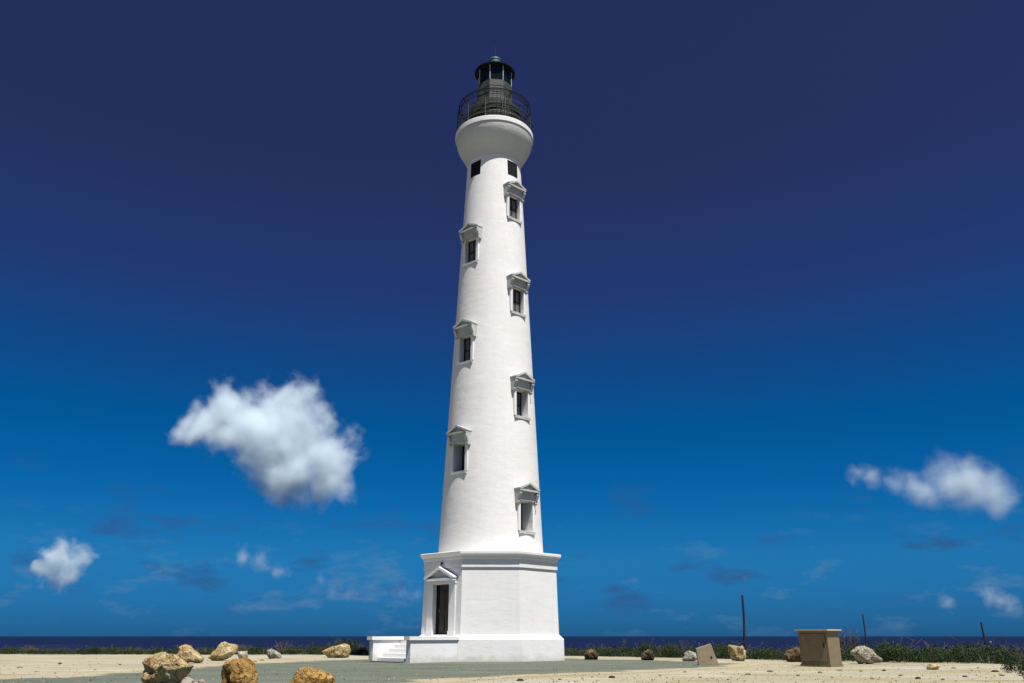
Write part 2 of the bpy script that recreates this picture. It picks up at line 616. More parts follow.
# unseen asphalt sheet around the camera, added to cut light bounced off the ground
cpm = NM('added_dark_asphalt', 0.9, 0.2)
cpm.color(cpm.mix(cpm.ramp(cpm.noise(0.5, 6, 0.65), [(0.35, 0), (0.65, 1)]), (0.040, 0.040, 0.040), (0.065, 0.064, 0.060)))
cpm.bump(cpm.noise(40, 4, 0.7), 0.5, 0.01)
m = MB()
m.box(-45, 45, -45, 15.5, -0.3, 0.012)
for i in range(9):
    xx = -22 + i * 5.5
    m.box(xx - 0.06, xx + 0.06, 8.0, 13.0, 0.010, 0.016, 1)
o = m.build('unseen_dark_ground', [cpm.m, M_TRIM])
o['kind'] = 'structure'

# ------------------------------------------------------------------ lighthouse
LH = bpy.data.objects.new('lighthouse', None)
COL.objects.link(LH)
LH.location = (TOWER_X, TOWER_D, 0)
LH.rotation_euler = (0, 0, math.atan(0.986 / 39.6))
tag(LH, 'tall white tapering stone lighthouse on an octagonal base with dark green lantern', 'lighthouse')
A8 = R(22.5)


def shaft_r(z):
    return 2.41 - 0.0477 * (z - 5.3)


def cutter(x0, x1, y0, y1, z0, z1, az):
    o = MB().box(x0, x1, y0, y1, z0, z1).build('cutter', M_WHITE, None)
    o.rotation_euler = (0, 0, az)
    o.parent = LH
    return o


# octagonal base
wall_prof = [(3.27, 0.95), (3.19, 3.79)]
bw = MB().lathe(wall_prof, 8, A8).build('base_wall', M_BASE, LH, bevel=0.02)
cut(bw, [cutter(-0.52, 0.52, -3.6, -2.1, 0.985, 3.12, R(-45))])
MB().lathe([(3.50, -0.15), (3.485, 0.86), (3.47, 0.88), (3.285, 1.045), (3.20, 1.05)], 8, A8).build('plinth', M_PLINTH, LH, bevel=0.015)
MB().lathe([(3.15, 3.785), (3.245, 3.79), (3.245, 4.13), (3.28, 4.16), (3.30, 4.26), (3.39, 4.33), (3.425, 4.345), (3.43, 4.44), (3.41, 4.46), (2.2, 4.56)], 8, A8).build('cornice', M_TRIM, LH)

# door in the left-hand facet
fa = R(-45)
ap = 3.23 * math.cos(A8)          # facet distance at mid height
MB().box(-0.52, 0.52, -2.28, -2.2, 0.985, 3.12).build('door_backing', M_BLACK, LH, rz=fa)
d = MB()
d.box(-0.24, 0.515, -ap + 0.10, -ap + 0.15, 0.99, 3.11)
for x0, x1 in ((-0.16, 0.10), (0.18, 0.44)):
    for z0, z1 in ((1.15, 1.75), (1.9, 2.9)):
        d.box(x0, x1, -ap + 0.075, -ap + 0.102, z0, z1)
MB().box(-0.515, -0.245, -ap + 0.14, -ap + 0.16, 0.99, 3.11).build('painted_doorway_shade', M_BLACK, LH, rz=fa)  # black sheet stands in for the shade inside the open doorway
dr = d.build('door', M_DOOR, LH, rz=fa, bevel=0.008)
MB().tube([(-0.20, -ap + 0.10, 1.95), (-0.20, -ap + 0.05, 1.95), (-0.20, -ap + 0.05, 2.08), (-0.20, -ap + 0.10, 2.08)], 0.014).build('handle', M_BRASS, dr)
for s in (-1, 1):
    m = MB()
    x0, x1 = sorted((s * 0.525, s * 0.90))
    m.box(x0, x1, -ap - 0.07, -ap + 0.33, 1.0, 3.13)
    m.box(x0 - 0.02, x1 + 0.02, -ap - 0.10, -ap + 0.2, 0.99, 1.20)
    m.build('door_jamb', M_TRIM, LH, rz=fa, bevel=0.01)
MB().box(-0.92, 0.92, -ap - 0.08, -ap + 0.36, 3.132, 3.26).build('lintel', M_TRIM, LH, rz=fa, bevel=0.01)


def pediment(z0, hw, rise, y_front, y_back, th, y_tymp):
    """cornice bed, two raking cornices and the recessed triangle between"""
    m = MB()
    m.box(-hw, hw, y_front, y_back, z0, z0 + th)
    L = math.hypot(hw, rise)
    ux, uz = hw / L, rise / L
    for s in (-1, 1):
        p0 = (s * hw * 1.03, z0 + th * 1.03)
        p1 = (0.0, z0 + th * 1.03 + rise)
        t2 = th * 1.0
        pts = [p0, (s * (hw * 1.03) * 1.0, z0 + th * 1.03 + t2 * 0.55), (0.0, p1[1] + t2 * 0.9), (0.0, p1[1] - t2 * 0.15), (s * (hw * 1.03 - t2 * 1.6), z0 + th * 1.03)]
        m.prism(pts, y_front - 0.012, y_back)
    m.prism([(-hw * 0.97, z0 + th * 0.9), (hw * 0.97, z0 + th * 0.9), (0, z0 + th + rise * 0.98)], y_tymp, y_back + 0.003)
    return m


pediment(3.262, 0.93, 0.40, -ap - 0.24, -ap + 0.25, 0.10, -ap - 0.05).build('door_pediment', M_TRIM, LH, rz=fa)
MB().lathe([(0.03, -0.05), (0.045, 0.0), (0.04, 0.07), (0.015, 0.09)], 12).build('frieze_lamp', M_SASH, LH, loc=(math.sin(fa) * (ap + 0.07), -math.cos(fa) * (ap + 0.07), 3.97))

# landing and steps in front of the door (local: -y is outwards)
HW = 1.32
lw = MB()
lw.box(-HW, HW, -4.0, -2.9, -0.15, 0.845)
for s in (-1, 1):
    x0, x1 = sorted((s * (HW - 0.26), s * HW))
    lw.box(x0, x1, -5.74, -4.003, -0.15, 0.845)
lw.build('landing_wall', M_PLINTH, LH, rz=fa)
sl_ = MB()
sl_.box(-HW - 0.055, HW + 0.055, -4.04, -2.92, 0.848, 0.985)
for s in (-1, 1):
    x0, x1 = sorted((s * (HW - 0.31), s * (HW + 0.055)))
    sl_.box(x0, x1, -5.84, -4.043, 0.848, 0.985)
sl_.build('landing_slab', M_TRIM, LH, rz=fa, bevel=0.012)
for k_ in range(5):
    z1 = 0.985 - 0.164 * (k_ + 1)
    y0 = -4.043 - 0.29 * (k_ + 1)
    MB().box(-HW + 0.262, HW - 0.262, y0, -4.044 - 0.29 * k_ + 0.0, -0.15, z1).build('step', M_STEP, LH, rz=fa, bevel=0.012)
MB().box(-HW + 0.264, HW - 0.264, -5.88, -5.50, -0.15, 0.05).build('foot_slab', M_FOOT, LH, rz=fa)  # low grey slab below the bottom step

# shaft with its window openings
prof = [(shaft_r(4.45), 4.45)]
z = 5.3
while z < 25.2:
    prof.append((shaft_r(z), z))
    z += 1.4
prof.append((shaft_r(25.35), 25.35))
shaft = MB().lathe(prof, 160).build('shaft', M_WHITE, LH)
WIN = []      # azimuth, sill z, depth at which the sash sits
for i, dp in enumerate((0.62, 0.34, 0.26)):
    WIN.append((-42.5, 8.16 + 5.4 * i, dp))
for i, dp in enumerate((0.70, 0.46, 0.24, 0.24)):
    WIN.append((42.5, 5.46 + 5.355 * i, dp))
cs = []
for az, z, dp in WIN:
    r = shaft_r(z)
    cs.append(cutter(-0.38, 0.38, -r - 0.4, -r + dp + 0.1, z, z + 1.33, R(az)))
for az in (-43, 43):
    cs.append(cutter(-0.365, 0.365, -2.2, -1.05, 24.10, 25.02, R(az)))
cut(shaft, cs)
me = shaft.data
me.polygons.foreach_set('use_smooth', [True] * len(me.polygons))
me.set_sharp_from_angle(angle=R(25))

for az, z, dp in WIN:
    r = shaft_r(z + 0.7)
    wr = R(az)
    hw = 0.38
    w = MB()
    yb = -r + dp
    w.box(-hw + 0.004, hw - 0.004, yb + 0.03, yb + 0.06, 0.004, 1.326)              # blocking behind the glass
    for x0, x1 in ((-hw + 0.003, -hw + 0.075), (hw - 0.075, hw - 0.003), (-0.022, 0.022)):
        w.box(x0, x1, yb - 0.035, yb + 0.028, 0.003, 1.327)
    for z0, z1 in ((0.005, 0.085), (0.64, 0.69), (1.245, 1.325)):
        w.box(-hw + 0.076, -0.023, yb - 0.030, yb + 0.027, z0, z1)
        w.box(0.023, hw - 0.076, yb - 0.030, yb + 0.027, z0, z1)
    wo = w.build('window', M_SASH, LH, loc=(0, 0, z), rz=wr)
    p = MB()
    for x0, x1 in ((-hw + 0.076, -0.023), (0.023, hw - 0.076)):
        for z0, z1 in ((0.087, 0.638), (0.692, 1.243)):
            p.box(x0, x1, yb - 0.004, yb + 0.012, z0, z1)
    p.build('pane', M_PANE, wo)
    fr = -r - 0.02
    for s in (-1, 1):
        x0, x1 = sorted((s * (hw + 0.002), s * (hw + 0.15)))
        MB().box(x0, x1, fr, -r + 0.22, -0.005, 1.335).build('jamb', M_TRIM, wo, bevel=0.006)
    MB().box(-0.50, 0.50, fr - 0.07, -r + 0.3, 1.338, 1.74).build('entablature', M_STONE, wo, bevel=0.008)
    for s in (-1, 1):
        b = MB()
        xc = s * 0.555
        yo = fr - 0.03
        prof_ = [(yo + 0.30, 1.735), (yo - 0.16, 1.735), (yo - 0.17, 1.62), (yo - 0.10, 1.50), (yo - 0.03, 1.36), (yo - 0.045, 1.26), (yo + 0.0, 1.19), (yo + 0.06, 1.18), (yo + 0.30, 1.22)]
        a = [b.bm.verts.new((xc - 0.075, q[0], q[1])) for q in prof_]
        c2 = [b.bm.verts.new((xc + 0.075, q[0], q[1])) for q in prof_]
        b.bm.faces.new(a)
        b.bm.faces.new(c2[::-1])
        for i in range(len(a)):
            b.bm.faces.new((a[i], c2[i], c2[(i + 1) % len(a)], a[(i + 1) % len(a)]))
        b.build('bracket', M_STONE, wo)
    pediment(1.742, 0.63, 0.26, fr - 0.225, -r + 0.35, 0.085, fr - 0.10).build('pediment', M_STONE, wo)
    MB().box(-0.50, 0.50, fr - 0.05, -r + dp - 0.04, -0.14, -0.007).build('sill', M_STONE, wo, bevel=0.008)

for az in (-43, 43):
    MB().box(-0.363, 0.363, -1.44, -1.10, 24.102, 25.018).build('vent_opening', M_BLACK, LH, rz=R(az))

# bell-shaped gallery
gp = [(1.44, 25.18), (1.47, 25.28), (1.53, 25.44), (1.62, 25.64), (1.74, 25.86), (1.87, 26.08), (1.98, 26.30), (2.06, 26.53), (2.11, 26.75), (2.125, 26.90), (2.12, 26.932)]
MB().lathe(gp, 128).build('gallery_corbel', M_STAIN_SHADE, LH, smooth=30)
MB().lathe([(1.9, 26.93), (2.16, 26.945), (2.168, 26.955), (2.165, 27.20), (2.14, 27.235), (1.2, 27.26)], 128).build('gallery_deck', M_WHITE, LH, smooth=30)
rl = MB()
for zz in (0.30, 0.60, 0.90, 1.20):
    rl.ring(2.05, 27.23 + zz, 0.012 if zz < 1.1 else 0.017, 72, 6)
rail = rl.build('gallery_railing', M_RAIL, LH, smooth=60)
NP = 12
for i in range(NP):
    a = R(-15 + 30 * i + 1)
    x, y = 2.05 * math.sin(a), -2.05 * math.cos(a)
    MB().tube([(x, y, 27.22), (x, y, 28.45)], 0.018, 8).build('railing_post', M_RAIL, rail)
# watch room and lantern
MB().lathe([(1.62, 27.24), (1.63, 28.25), (1.57, 28.55), (1.42, 28.82), (1.20, 29.03)], 48).build('watch_room', M_DARKGREEN, LH, smooth=35)
MB().lathe([(1.632, 27.85), (1.65, 27.87), (1.65, 27.93), (1.632, 27.95)], 48, cap=False).build('watch_room_band', M_LANTGREY, LH, smooth=50)
cw = MB()
cw.ring(1.99, 29.06, 0.032, 72, 6).ring(1.86, 29.06, 0.02, 72, 6).ring(2.07, 28.65, 0.014, 72, 6)
for i in range(60):
    a = R(6 * i + 3)
    cw.tube([(q * math.sin(a), -q * math.cos(a), zq) for q, zq in ((2.09, 27.24), (2.10, 28.1), (2.07, 28.65), (1.99, 29.06))], 0.010, 5)
catw = cw.build('service_catwalk', M_DARKGREEN, LH, smooth=60)
for i in range(8):
    a = R(22.5 + 45 * i + 6)
    MB().tube([(1.36 * math.sin(a), -1.36 * math.cos(a), 28.50), (1.99 * math.sin(a), -1.99 * math.cos(a), 29.06), (1.15 * math.sin(a), -1.15 * math.cos(a), 29.06)], 0.026, 6).build('catwalk_bracket', M_DARKGREEN, catw)
lad = MB()
la = R(20)
for s in (-0.16, 0.16):
    t = Vector((math.cos(la), math.sin(la), 0)) * s
    q0 = Vector((math.sin(la) * 1.70, -math.cos(la) * 1.70, 27.26)) + t
    q1 = Vector((math.sin(la) * 1.70, -math.cos(la) * 1.70, 29.1)) + t
    lad.tube([q0, q1], 0.018, 6)
for i in range(7):
    zc = 27.45 + i * 0.25
    t = Vector((math.cos(la), math.sin(la), 0)) * 0.16
    q = Vector((math.sin(la) * 1.70, -math.cos(la) * 1.70, zc))
    lad.tube([q - t, q + t], 0.013, 6)
lad.build('ladder', M_RAIL, LH)
LA = R(6)
O8 = LA + A8
lb = MB().lathe([(1.02, 29.0), (1.07, 29.06), (1.07, 29.30), (1.02, 29.33), (1.02, 29.62), (1.035, 29.63), (1.035, 29.68), (1.02, 29.69), (1.02, 30.02), (1.035, 30.03), (1.035, 30.08), (1.02, 30.09), (1.02, 30.44), (0.8, 30.46)], 8, O8)
lb.build('lantern_murette', M_LANTGREY, LH, bevel=0.006)
for i in range(8):
    a = O8 + R(45 * i)
    MB().tube([(0.975 * math.sin(a), -0.975 * math.cos(a), 30.44), (0.975 * math.sin(a), -0.975 * math.cos(a), 31.44)], 0.03, 8).build('lantern_mullion', M_MULL, LH)
    am = a + A8
    rr = 0.975 * math.cos(A8)
    MB().box(-0.345, 0.345, -rr - 0.006, -rr + 0.006, 30.45, 31.43).build('lantern_pane', M_GLASS, LH, rz=am)
MB().lathe([(0.3, 31.36), (0.93, 31.37), (1.10, 31.44), (1.155, 31.45), (1.16, 31.50), (1.0, 31.62), (0.7, 31.80), (0.42, 31.92), (0.3, 31.94)], 48).build('lantern_roof', M_ROOF, LH, smooth=35)
MB().lathe([(0.36, 31.88), (0.36, 31.97), (0.40, 31.99), (0.40, 32.07), (0.36, 32.09), (0.36, 32.34), (0.385, 32.36), (0.36, 32.44), (0.22, 32.54), (0.06, 32.60)], 32).build('ventilator', M_TEAL, LH, smooth=30)
MB().tube([(0, 0, 32.56), (0, 0, 33.40)], 0.026, 8, r1=0.012).build('lightning_rod', M_SASH, LH)

# ------------------------------------------------------------------ utility cabinet
cb = pix_ground(826, 667)
CAB = bpy.data.objects.new('utility_cabinet', None)
COL.objects.link(CAB)
CAB.location = (pix_at(823.0, 667, cb.y + 0.35).x, cb.y + 0.45, 0)
CAB.rotation_euler = (0, 0, R(-51))
tag(CAB, 'tan metal utility cabinet with an overhanging pale lid, standing on the sandy ground', 'cabinet')
w2, d2, hh = 0.56, 0.37, 1.17
MB().box(-w2, w2, -d2, d2, 0.08, hh).build('cabinet_body', M_CAB, CAB, bevel=0.01)
MB().box(-w2 - 0.025, w2 + 0.025, -d2 - 0.025, d2 + 0.025, -0.08, 0.078).build('cabinet_base', M_CAB, CAB, bevel=0.01)
MB().box(-w2 - 0.08, w2 + 0.09, -d2 - 0.10, d2 + 0.08, hh + 0.002, hh + 0.05).build('lid', M_CABLID, CAB, bevel=0.008)
MB().box(-w2 + 0.075, w2 - 0.075, -d2 - 0.004, -d2 + 0.012, 0.155, hh - 0.085).build('door_gap_shade', M_SASH, CAB)  # dark box stands in for the shade in the gap around the door
dd = MB().box(-w2 + 0.09, w2 - 0.09, -d2 - 0.02, -d2 + 0.01, 0.17, hh - 0.10).build('cabinet_door', M_CAB, CAB, bevel=0.006)
MB().box(w2 - 0.17, w2 - 0.14, -d2 - 0.045, -d2 - 0.018, 0.62, 0.78).build('handle', M_SASH, dd)

# ------------------------------------------------------------------ leaning posts
def post(pb, pt, Y, r, label):
    b = pix_at(*pb, Y)
    t = pix_at(*pt, Y)
    dv = (t - b).normalized()
    zg = ground_z(b.x, Y) - 0.3
    b2 = b + dv * ((zg - b.z) / dv.z)
    L = (t - b2).length
    m = MB()
    n = 9
    pts = [Vector((0.02 * math.sin(i * 1.3), 0.015 * math.cos(i * 2.1), 0)) + dv * (L * i / n) for i in range(n + 1)]
    m.tube(pts, r, 10, 0, r * 0.86)
    o = m.build('post', M_STEEL, None, loc=b2, smooth=40)
    tag(o, label, 'post', 'dark leaning posts in the scrub')


post((745.3, 650), (742.6, 595), 54, 0.078, 'tallest and thickest dark post, leaning a little, behind the pitted tan boulder')
post((866, 642), (863.0, 614), 74, 0.066, 'thin dark post rising above the scrub between the cabinet and the pale cracked boulder')
post((986, 648), (981.3, 622), 70, 0.08, 'short dark post tilted most, alone in the scrub far from the cabinet')

# ------------------------------------------------------------------ boulders
def rock_mat(name, a, b, stain, dark, seed, pit=0.6):
    n = NM(name, 0.95, 0.15)
    off = seed * 7.3
    mp_ = n.t.nodes.new('ShaderNodeVectorMath')
    mp_.operation = 'ADD'
    mp_.inputs[1].default_value = (off, off * 0.7, -off)
    n.t.links.new(n.c.outputs['Object'], mp_.inputs[0])
    class C_:
        outputs = {'Object': mp_.outputs[0]}
    n.c = C_
    col = n.mix(n.ramp(n.noise(2.2, 6, 0.65), [(0.35, 0), (0.65, 1)]), a, b)
    col = n.mix(n.ramp(n.noise(1.4, 5, 0.7, dist=0.8), [(0.52, 0), (0.64, 1)]), col, stain)
    col = n.mix(n.math('MULTIPLY', n.ramp(n.noise(7, 7, 0.75), [(0.50, 0), (0.66, 1)]), pit), col, dark)
    vd = n.t.nodes.new('ShaderNodeTexVoronoi')
    vd.feature = 'DISTANCE_TO_EDGE'
    vd.inputs['Scale'].default_value = 2.6
    wv = n.t.nodes.new('ShaderNodeVectorMath')
    wv.operation = 'ADD'
    n.t.links.new(n.c.outputs['Object'], wv.inputs[0])
    nv = n.t.nodes.new('ShaderNodeTexNoise')
    nv.inputs['Scale'].default_value = 3.0
    nv.inputs['Detail'].default_value = 5.0
    n.t.links.new(n.c.outputs['Object'], nv.inputs['Vector'])
    n.t.links.new(nv.outputs['Color'], wv.inputs[1])
    n.t.links.new(wv.outputs[0], vd.inputs['Vector'])
    crack = n.ramp(vd.outputs['Distance'], [(0.0, 1.0), (0.045, 0.0)])
    col = n.mix(n.math('MULTIPLY', crack, 0.55), col, dark)
    pits = n.math('MULTIPLY', n.ramp(n.vor(9), [(0.16, 1.0), (0.30, 0.0)]), n.ramp(n.noise(1.7, 4, 0.6), [(0.46, 0.0), (0.6, 1.0)]))
    col = n.mix(n.math('MULTIPLY', pits, pit), col, dark)
    n.color(col)
    b1 = n.bump(n.noise(4, 8, 0.72), 1.0, 0.16)
    b2 = n.bump(n.math('SUBTRACT', 1.0, crack), 0.8, 0.05, b1)
    n.bump(n.math('SUBTRACT', 1.0, pits), 0.9, 0.06, b2)
    return n.m


RM_TAN = rock_mat('tan_limestone', (0.44, 0.33, 0.155), (0.56, 0.46, 0.26), (0.40, 0.23, 0.075), (0.07, 0.045, 0.025), 1, 0.5)
RM_ORANGE = rock_mat('orange_limestone', (0.38, 0.20, 0.05), (0.50, 0.32, 0.115), (0.27, 0.11, 0.025), (0.07, 0.04, 0.02), 2, 0.6)
RM_PALE = rock_mat('pale_limestone', (0.36, 0.325, 0.25), (0.50, 0.45, 0.35), (0.26, 0.18, 0.09), (0.05, 0.04, 0.03), 3, 0.5)
RM_DARK = rock_mat('dark_pitted_limestone', (0.06, 0.036, 0.018), (0.26, 0.19, 0.115), (0.075, 0.035, 0.015), (0.015, 0.011, 0.008), 4, 0.9)
RM_GREY = rock_mat('grey_limestone', (0.32, 0.31, 0.27), (0.46, 0.44, 0.37), (0.24, 0.19, 0.12), (0.06, 0.05, 0.04), 5, 0.7)


def boulder(outline, base_y, mats, label, seed, depth=0.8, sub=5, rough=1.0, cuts=7, group='boulders edging the gravel road', name='boulder', bury=0.06, facets=()):
    rnd = random.Random(seed)
    cx = sum(p[0] for p in outline) / len(outline)
    g = pix_ground(cx, base_y)
    Y = g.y + 0.3
    W3 = [pix_at(px, py, Y) for px, py in outline]
    zmin = min(p.z for p in W3)
    X0 = (min(p.x for p in W3) + max(p.x for p in W3)) / 2
    wid = max(p.x for p in W3) - min(p.x for p in W3)
    hgt = max(p.z for p in W3) - zmin
    poly = [Vector((p.x - X0, p.z - zmin)) for p in W3]
    # centre for the radial outline
    c = Vector((0, hgt * 0.46))
    def rad(th):
        dv = Vector((math.cos(th), math.sin(th)))
        best = 0.05
        for i in range(len(poly)):
            a, b = poly[i] - c, poly[(i + 1) % len(poly)] - c
            e = b - a
            den = dv.x * e.y - dv.y * e.x
            if abs(den) < 1e-9:
                continue
            t = (a.x * e.y - a.y * e.x) / den
            s = (a.x * dv.y - a.y * dv.x) / den
            if t > 0 and -1e-6 <= s <= 1 + 1e-6:
                best = max(best, t)
        return best
    tab = [rad(2 * math.pi * i / 360) for i in range(360)]
    bm = bmesh.new()
    bmesh.ops.create_icosphere(bm, subdivisions=sub, radius=1)
    dp = depth * (wid * 0.35 + hgt * 0.65) * 0.5
    planes = []
    for _ in range(cuts):
        v = Vector((rnd.uniform(-1, 1), -abs(rnd.uniform(0.25, 1)) if rnd.random() < 0.75 else rnd.uniform(0.2, 1), rnd.uniform(-0.7, 0.9))).normalized()
        planes.append((v, rnd.uniform(0.62, 0.84)))
    planes += [(Vector(f_[:3]).normalized(), f_[3]) for f_ in facets]
    so_ = Vector((seed * 3.7, seed * 1.3, seed * 0.7))
    for v in bm.verts:
        p = v.co.normalized()
        # squarer in depth, chopped by a few fracture planes that leave the outline alone
        q = Vector((p.x, p.y, p.z))
        for nrm_, dd_ in planes:
            dist = q.dot(nrm_) - dd_
            if dist > 0:
                q -= nrm_ * dist * 0.97
        rho = math.hypot(q.x, q.z)
        th = math.degrees(math.atan2(p.z, p.x)) % 360
        i0 = int(th) % 360
        rr = tab[i0] + (tab[(i0 + 1) % 360] - tab[i0]) * (th - int(th))
        rp = math.hypot(p.x, p.z)
        edge = max(0.0, rp - 0.75) / 0.25            # keep the traced outline where the outline is seen
        rho = rho + (rp - rho) * edge
        x, zz = rr * math.cos(R(th)) * rho ** 0.8, rr * math.sin(R(th)) * rho ** 0.8
        co_ = Vector((x, q.y * dp * 1.15, zz))
        s_ = 1.0 / max(0.35, min(wid, hgt))
        d_ = noise.fractal(co_ * s_ * 2.2 + so_, 0.9, 2.1, 6) * 0.055
        d2_ = noise.ridged_multi_fractal(co_ * s_ * 1.6 + so_, 0.9, 2.0, 4, 1.0, 2.0) * 0.03
        cell = noise.voronoi(co_ * s_ * 5 + so_)[0][0] * 0.05
        dirv = Vector((x, co_.y, zz))
        if dirv.length > 1e-6:
            dirv.normalize()
        co_ += dirv * (d_ - d2_ + cell) * rough * min(wid, hgt)
        v.co = co_ + Vector((0, 0, c.y))
        if v.co.z < -bury:
            v.co.z = -bury - 0.02 * (v.co.z < -bury * 2)
    bmesh.ops.recalc_face_normals(bm, faces=bm.faces)
    me = bpy.data.meshes.new(name)
    bm.to_mesh(me)
    bm.free()
    me.materials.append(mats)
    me.polygons.foreach_set('use_smooth', [True] * len(me.polygons))
    me.set_sharp_from_angle(angle=R(38))
    o = link(name, me, None, (X0, Y, 0.0 if zmin < 0.12 else zmin))
    tag(o, label, 'boulder', group)
    return o


boulder([(141.7, 662.3), (145, 666), (146.6, 670), (144.6, 676), (144.6, 690), (185, 690), (184.7, 677), (191.5, 667), (184.7, 663.3), (180.8, 659.4), (173, 654), (164, 652.6), (154, 656), (145.6, 660)], 690,
        RM_TAN, 'largest pale tan boulder, overhanging, nearest the camera with a shaded notch', 11, 1.0, 6, 1.15, 12, facets=((0.35, -0.75, -0.55, 0.38), (-0.5, -0.8, 0.1, 0.6)))
boulder([(181, 684), (186, 677.5), (192, 679), (197, 681.5), (203, 679.5), (207, 684), (206, 693), (181, 693)], 693, RM_PALE, 'low pale boulder at the foot of the largest tan boulder', 12, 0.9, 5, 1.0)
boulder([(178.8, 646.7), (184.7, 644.3), (188.6, 645.7), (197.4, 653.6), (203.7, 658.4), (202.3, 662.3), (198.4, 663.5), (192.5, 663), (185.7, 663), (180.8, 660), (177.9, 653.6)], 663.5,
        RM_TAN, 'yellow tan boulder just behind the largest boulder', 13, 0.9, 5)
boulder([(223.7, 641.8), (238, 645.3), (236.7, 652), (230.5, 657.6), (222.3, 661), (212.7, 661), (208, 658.5), (218.2, 646)], 661, RM_TAN, 'tilted tan boulder with a flat sloping face beside a small square stone', 14, 0.8, 5)
boulder([(238, 651.4), (247, 651), (248, 655.5), (247, 659.6), (239.4, 659.3), (237.3, 655.5)], 659.6, RM_PALE, 'small squarish stone beside the tilted tan boulder', 15, 0.9, 4, 0.8)
boulder([(219, 676), (220.3, 667.8), (225, 662.3), (234.6, 659.6), (245.5, 659.6), (252.4, 665), (257.8, 677.4), (258.5, 687), (257, 694), (219.5, 694)], 693, RM_ORANGE,
        'tall rounded orange boulder with a dark pitted flank', 16, 0.9, 6, 0.9, 11, facets=((-0.85, -0.5, -0.1, 0.2),))
boulder([(290.7, 683), (294.8, 676), (298.9, 670.5), (304.3, 668.5), (319.4, 671.2), (329, 674.6), (334.4, 680), (335, 686), (333, 692), (290.7, 692)], 691, RM_ORANGE,
        'low orange boulder with a pale knob, close to the camera on the grey gravel', 17, 0.9, 6, 0.8, 11)
boulder([(266.7, 650), (271.5, 648.7), (281, 654), (281.8, 658.2), (268.8, 659), (267.2, 655.5)], 659, RM_GREY, 'small grey white stone with a wedge top on the pale path', 18, 0.9, 4)
boulder([(321.4, 651.4), (333, 646), (344.7, 643), (349.5, 645.3), (350.8, 650), (348.8, 657.6), (329, 657.6), (324.9, 654.8)], 658, RM_TAN, 'tan boulder pointed at one end, nearest to the white landing steps', 19, 0.8, 5)
boulder([(584, 654.3), (586, 650.6), (591.5, 649.4), (596.9, 652), (598.5, 656), (597.4, 660), (585, 660)], 660, RM_DARK, 'round dark pitted boulder with a pale scar, first beyond the tower base', 20, 1.0, 5, 1.6)
boulder([(640.9, 656.5), (644, 651), (648.4, 649.4), (653.8, 652.5), (654, 660.5), (641.4, 660.5)], 660.5, RM_DARK, 'dark reddish brown boulder midway between the tower and the leaning block', 21, 1.0, 5, 1.6)
boulder([(682.2, 659.9), (685.3, 652.8), (687.9, 650.6), (695.8, 652.8), (698.6, 660), (693, 661.6), (683.5, 661.5)], 661.5, RM_GREY, 'low whitish boulder tucked against the leaning tan block', 22, 0.9, 5)
boulder([(728.3, 644.5), (736.2, 645.8), (742.8, 646.3), (745.9, 652), (745.7, 658), (743.3, 661.2), (732.7, 661.2), (731, 656.4), (728.8, 650.2)], 661.3, RM_TAN, 'pitted tan boulder with a dark side, in front of the tallest post', 23, 0.9, 5, 1.2, facets=((-0.8, -0.6, -0.25, -0.05),))
boulder([(784, 655.6), (787.8, 650.5), (795.4, 647.4), (801.5, 648), (805.5, 653), (805.5, 662), (787.8, 662.2)], 662.2, RM_DARK, 'dark boulder half hidden behind the utility cabinet', 24, 0.9, 5, 1.1)
boulder([(850.6, 651.8), (856.3, 647.8), (864, 645.7), (870.3, 648.6), (876.6, 655.6), (882.4, 660.7), (879.2, 663.2), (861.4, 664.3), (857.6, 662), (855, 656.9), (851.3, 654.4)], 664.3, RM_PALE,
        'pale cracked boulder sloping away from the utility cabinet', 25, 0.9, 5, 1.3)
boulder([(927.2, 668.3), (929, 664.6), (936.3, 663.8), (940.6, 666.5), (937.5, 670.1), (927.8, 670.4)], 670, RM_TAN, 'flat tan slab lying low on open sand near the leaning third post', 26, 1.2, 4, 0.6)

# leaning concrete block with a drilled hole
g = pix_ground(708, 665.5)
Y = g.y
fr_ = [pix_at(*p, Y) for p in ((699, 666.2), (718.9, 666.2), (710.6, 643.8), (696.4, 648.6))]
X0 = fr_[0].x
blk = MB()
pts = [(p.x - X0, p.z) for p in fr_]
blk.prism(pts, 0, 0.42)
bo = blk.build('concrete_block', M_BLOCK, None, loc=(X0, Y, 0), bevel=0.012)
bo.rotation_euler = (0, 0, R(-7))
hole = pix_at(711.2, 657.2, Y)
MB().tube([(hole.x - X0, -0.012, hole.z), (hole.x - X0, 0.03, hole.z)], 0.035, 12).build('drilled_hole', M_BLACK, bo)
tag(bo, 'leaning smooth tan concrete block with one small dark hole in its face', 'block')

